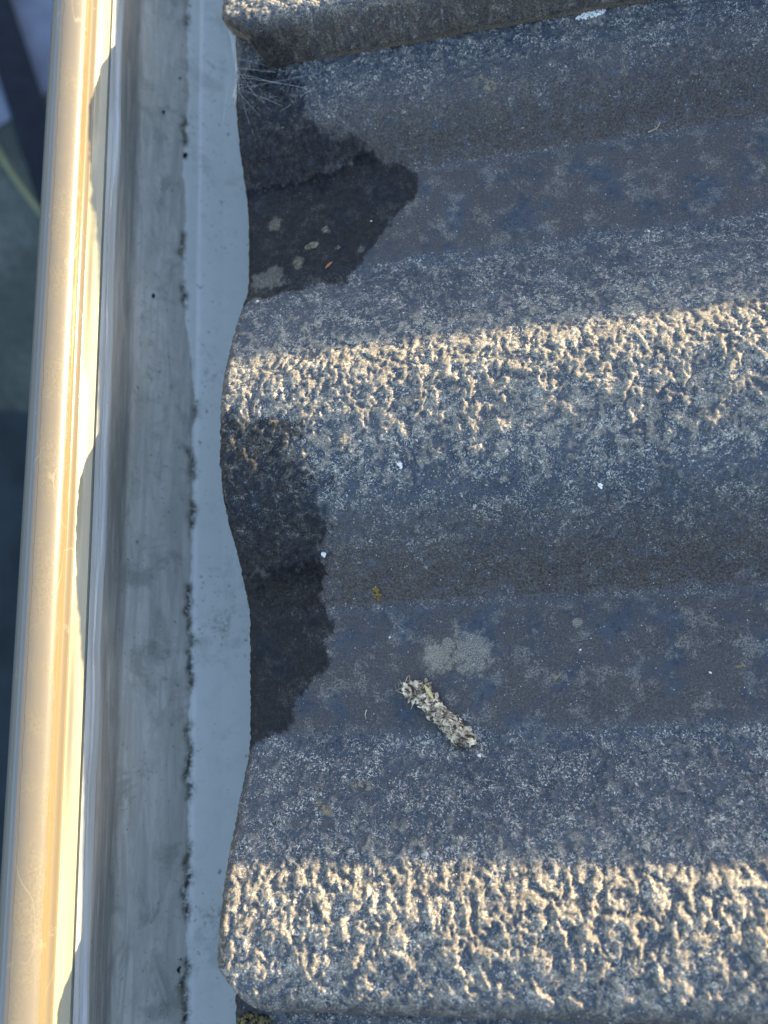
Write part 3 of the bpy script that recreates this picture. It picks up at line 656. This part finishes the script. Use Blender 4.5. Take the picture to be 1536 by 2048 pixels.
# pale ragged husk: a flattened felted strip with torn flakes, frayed at the upper end
M_flake = flat_mat('torn_cream_flakes', (0.72, 0.53, 0.36), .8, .6, 500, .0002, .2)
M_bark = flat_mat('dark_brown_flakes', (0.085, 0.060, 0.042), .9, .5, 500, .0002, .2)
def husk():
    c0 = Vector((-36.2, -3.0)); c1 = Vector((-16.4, -19.6)); ax = (c1 - c0); L = ax.length; ax.normalize(); sd = Vector((-ax.y, ax.x))
    u0, v0 = (c0 + c1) / 2; g0 = ground_n(u0, v0)
    root = empty('husk', (0, 0, 0)); root.matrix_world = Matrix.Translation(RW(u0, v0, g0)) @ ROOF.to_4x4()
    tag(root, 'ragged pale fibrous husk, frayed at one end, lying in the lower pan', 'husk')
    wl_ = pchip([0, .05, .14, .22, .34, .5, .62, .74, .84, .93, 1], [1.2, 3.0, 3.3, 2.6, 2.9, 2.4, 2.9, 3.4, 3.7, 2.6, 1.2])   # lower-left side
    wr_ = pchip([0, .06, .12, .20, .26, .4, .55, .7, .82, .93, 1], [1.5, 2.6, 3.9, 4.6, 3.4, 3.0, 2.7, 2.6, 2.2, 1.8, .9])     # upper-right side
    ni, nj = 150, 44; q = np.repeat(np.linspace(0, 1, ni)[:, None], nj, 1); tt = np.repeat(np.linspace(-1, 1, nj)[None], ni, 0)
    def place(q, tt, ex=0.):
        q = np.asarray(q, float); tt = np.asarray(tt, float)
        torn = .9 * fbm(q * 26, np.sign(tt) * 3 + q * 0, 71, 3, .7) + .5 * perlin(q * 70, np.sign(tt) * 5 + q * 0, 74)
        wd = np.where(tt < 0, wl_(q), wr_(q)) + torn * 1.15
        off = tt * wd; bend = .55 * np.sin(q * 5.2 + .6)
        cx = c0.x + ax.x * q * L + sd.x * (off + bend); cy = c0.y + ax.y * q * L + sd.y * (off + bend)
        dome = np.sqrt(np.clip(1 - tt * tt, 0, 1)) * (1.9 + .9 * fbm(q * 9, q * 0 + 3, 75, 2))
        lump = .75 * fbm(q * 17 + 3, tt * 2.4, 76, 4, .65) + .28 * perlin(q * 60, tt * 8, 77)
        return cx, cy, dome, lump + ex
    cx, cy, dome, lump = place(q, tt)
    gn = np.vectorize(ground_n)(cx, cy) - g0
    zt = gn + .25 + dome + lump * np.clip(1.3 - tt ** 4, .25, 1)
    zb = gn - .15 + 0 * zt
    top = np.stack([cx - u0, cy - v0, np.maximum(zt, zb + .15)], -1); bot = np.stack([cx - u0, cy - v0, zb], -1)
    G = np.concatenate([top, bot[:, ::-1], top[:, :1]], 1)
    link('felted_body', fast_mesh('felted_body', G.reshape(-1, 3) * MM, grid_quads(ni, G.shape[1])), M_husk, root)
    def P(q_, t_, ex=0.):
        a, b, d, l = place(np.array([q_]), np.array([t_])); a, b = float(a[0]), float(b[0])
        return Vector((a - u0, b - v0, ground_n(a, b) - g0 + .3 + float(d[0]) + float(l[0]) + ex))
    for nm, mat, cnt, sz in (('torn_flakes', M_flake, 130, 1.0), ('brown_flakes', M_bark, 120, .8)):
        mb = MB()
        for _ in range(cnt):
            qq = rnd.random(); t_ = rnd.uniform(-1, 1); p = P(qq, t_, rnd.uniform(.0, .25)); an = rnd.gauss(math.atan2(ax.y, ax.x), .7); l = rnd.uniform(.4, 2.1) * sz; w_ = rnd.uniform(.2, .8) * sz
            dx = Vector((math.cos(an), math.sin(an), rnd.uniform(-.35, .35))); dy = Vector((-math.sin(an), math.cos(an), rnd.uniform(-.5, .5)))
            ring = []
            for k in range(7):
                f = 2 * math.pi * k / 7; rr = rnd.uniform(.6, 1.15); ring.append(p + dx * math.cos(f) * l * rr + dy * math.sin(f) * w_ * rr + Vector((0, 0, rnd.uniform(-.08, .12))))
            low = [v - Vector((0, 0, .09)) for v in ring]
            mb.add([v * MM for v in ring + low], [tuple(range(7)), tuple(range(13, 6, -1))] + [(k, 7 + k, 7 + (k + 1) % 7, (k + 1) % 7) for k in range(7)])
        mb.build(nm, mat, root)
    mb = MB()
    for _ in range(240):
        qq = rnd.random(); t_ = rnd.uniform(-1.05, 1.05); st = rnd.uniform(.03, .10); da = rnd.uniform(-.5, .5); lift = rnd.uniform(.05, .45)
        mb.tube([P(min(1, qq + st * k / 5), max(-1.15, min(1.15, t_ + da * k / 5)), .1 + lift * math.sin(k / 5 * math.pi)) * MM for k in range(6)], rnd.uniform(.025, .055) * MM, 4)
    mb.build('loose_fibres', M_fibre, root)
    mb = MB()
    for k in range(22):
        p = P(rnd.uniform(0, .05), rnd.uniform(-.9, .9), -.3); ang = rnd.uniform(-1.0, .9)
        d = Vector((-ax.x, -ax.y, 0)); d.rotate(Matrix.Rotation(ang, 3, 'Z')); pts = []; curl = rnd.uniform(-.5, .5); ln = rnd.uniform(1.2, 4.2)
        for j in range(9):
            pts.append(p * MM); p = p + d * ln / 8 + Vector((0, 0, rnd.uniform(-.15, .03))); d.rotate(Matrix.Rotation(curl * .9, 3, 'Z'))
        mb.tube(pts, rnd.uniform(.05, .11) * MM, 5, .03 * MM)
    pts = [Vector(((-37.2 + dx) - u0, (-4.0 + dy) - v0, 1.4 - h * .12)) * MM for h, (dx, dy) in enumerate(((0, 0), (1.2, -.5), (2.3, -1.6), (2.9, -3.1), (2.8, -4.6), (2.2, -5.5)))]
    mb.tube(pts, .13 * MM, 6, .06 * MM)
    mb.build('frayed_end', M_fibre, root)
    mb = MB(); p0 = Vector((-30.4 - u0, -2.6 - v0, 2.3)); w = Vector((.6, .3, .1))
    pp = [p0 + Vector((2.5 * f, -4.2 * f, .4 * math.sin(f * 3))) for f in [i / 8 for i in range(9)]]
    vs = []
    for i, p in enumerate(pp):
        k = .85 * math.sin(math.pi * (i + .8) / 9.6); vs += [(p - w * k) * MM, (p + w * k) * MM, (p + w * k - Vector((0, 0, .2))) * MM, (p - w * k - Vector((0, 0, .2))) * MM]
    fs = [(0, 3, 2, 1), (32, 33, 34, 35)]
    for i in range(8):
        for j in range(4): fs.append((i * 4 + j, i * 4 + (j + 1) % 4, i * 4 + 4 + (j + 1) % 4, i * 4 + 4 + j))
    mb.add(vs, fs); mb.build('straw_blade', flat_mat('yellowed_straw', (0.66, 0.54, 0.24), .6, .2, 500), root)
    mb = MB()
    for (cu, cv, sg, cnt, ln) in ((-15.8, -17.6, .8, 70, .9), (-18.6, -12.4, .7, 40, .7)):
        for _ in range(cnt):
            p = Vector((cu - u0 + rnd.gauss(0, sg), cv - v0 + rnd.gauss(0, sg * 1.2), ground_n(cu, cv) - g0 + rnd.uniform(.1, .8))); d = Vector((rnd.uniform(-1, 1), rnd.uniform(-1, 1), rnd.uniform(-.3, .3))) * ln
            mb.tube([p * MM, (p + d * .7) * MM, (p + d * 1.2 + Vector((.2, -.1, 0))) * MM], .035 * MM, 3)
    mb.build('white_down', M_silk, root)
husk()

# cobweb at the upper seam
def cobweb():
    root = empty('cobweb', RW(-84, 214, 12)); root.matrix_world = Matrix.Translation(RW(-84, 214, 12)) @ ROOF.to_4x4()
    tag(root, 'wispy white cobweb strung across the broken tile corner at the upper seam', 'cobweb')
    def loc(u, v, n): return Vector((u + 84, v - 214, n - 12)) * MM
    mb = MB()
    hub = (-85.2, 211.6, 13.5)
    for _ in range(9):                                   # thick gathered strand
        a = (-84.6 + rnd.gauss(0, .7), 224.5 + rnd.gauss(0, 1.2), 22.5); b = (hub[0] + rnd.gauss(0, .3), hub[1] + rnd.gauss(0, .8), hub[2]); c = (-87.0 + rnd.gauss(0, 1.0), 203.0 + rnd.gauss(0, 4), 12.6)
        pts = []
        for k in range(13):
            q = k / 12
            if q < .5: f = q * 2; p = [a[i] + (b[i] - a[i]) * f for i in range(3)]
            else: f = q * 2 - 1; p = [b[i] + (c[i] - b[i]) * f for i in range(3)]
            p[2] -= .5 * math.sin(math.pi * ((q * 2) % 1)); p[0] += rnd.gauss(0, .05)
            pts.append(loc(*p))
        mb.tube(pts, rnd.uniform(.02, .045) * MM, 4)
    mb.build('gathered_strand', M_silk, root)
    mb = MB()
    ends = [(-82, 196), (-78, 201), (-74, 206), (-70, 209), (-66, 211), (-84, 190), (-60, 205), (-55, 208), (-68, 199), (-72, 193), (-79, 209), (-88, 198), (-76, 197)]
    for (eu, ev) in ends:
        for _ in range(1):
            s = (hub[0] + rnd.gauss(0, 1.5), hub[1] + rnd.gauss(0, 3), hub[2] + rnd.uniform(0, 1.5)); e = (eu + rnd.gauss(0, 1.5), ev + rnd.gauss(0, 1.5)); e = (e[0], e[1], ground_n(*e) + .3)
            pts = [loc(*[s[i] + (e[i] - s[i]) * k / 8 + rnd.gauss(0, .08) for i in range(3)]) for k in range(9)]
            mb.tube(pts, rnd.uniform(.018, .035) * MM, 3)
    for _ in range(30):                                   # short fuzz clinging to the tile
        u, v = rnd.uniform(-86, -60), rnd.uniform(194, 212); n = ground_n(u, v) + rnd.uniform(.1, .5); a = rnd.uniform(0, 6.28); l = rnd.uniform(1.2, 4.5)
        pts = [loc(u + math.cos(a) * l * k / 5 + rnd.gauss(0, .12), v + math.sin(a) * l * k / 5 + rnd.gauss(0, .12), n) for k in range(6)]
        mb.tube(pts, .022 * MM, 3)
    for (a, b) in (((-66, 199, 12), (-44, 209, 13)), ((-62, 202, 12.5), (-50, 206, 12.5)), ((-70, 196, 11.5), (-57, 203, 12.6))):
        pts = [loc(*[a[i] + (b[i] - a[i]) * k / 8 + rnd.gauss(0, .06) for i in range(3)]) for k in range(9)]; mb.tube(pts, .03 * MM, 3)
    mb.build('fine_threads', M_silk, root)
cobweb()
# white efflorescence at the seam, upper right
M_eff = flat_mat('white_bloom', (0.80, 0.79, 0.75), .9, .1, 1200)
tuft('lichen', 37.5, 212.3, 5.0, 1.3, 150, .3, M_eff, 'chalky white lichen crust along the seam at the top, right of centre', 'lichen', .12, .5)
# black debris flecks lying in the gutter
M_blk = flat_mat('black_debris', (0.02, 0.022, 0.018), .8, .3, 900)
def sole_z(X): return float(np.interp(X, [-37.6, -32.5, -27.8, -20, -12, -9, 2, 18], [-38.5, -46.2, -49.5, -53, -56, -57.2, -58, -58]))
FLECK = [(-15.2, 224.5, 1.5, 'largest black fleck in the gutter, near the top'), (-25.0, 240.5, 1.0, 'black fleck on the silt near the top, left of the largest one'),
         (-17.9, 262.0, .8, 'black fleck in the gutter at the very top edge'), (-27.3, 154, 1.0, 'slim black fleck on the silt, a quarter down'), (-12.8, -97, 1.0, 'black fleck on the tide line near the bottom')]
for (X, Y, r, lab) in FLECK:
    mb = MB(); mb.blob((0, 0, r * .3), r * .8, rnd, (.8, 1.1, .5), .4, 7, 5); mb.blob((r * .4, r * .7, r * .2), r * .4, rnd, (1, 1, .5), .4)
    mb.v = [tuple(c * MM for c in p) for p in mb.v]; o = mb.build('dirt_fleck', M_blk); o.location = (X * MM, Y * MM, (sole_z(X) + .1) * MM)
    tag(o, lab, 'debris', 'black flecks of debris in the gutter')
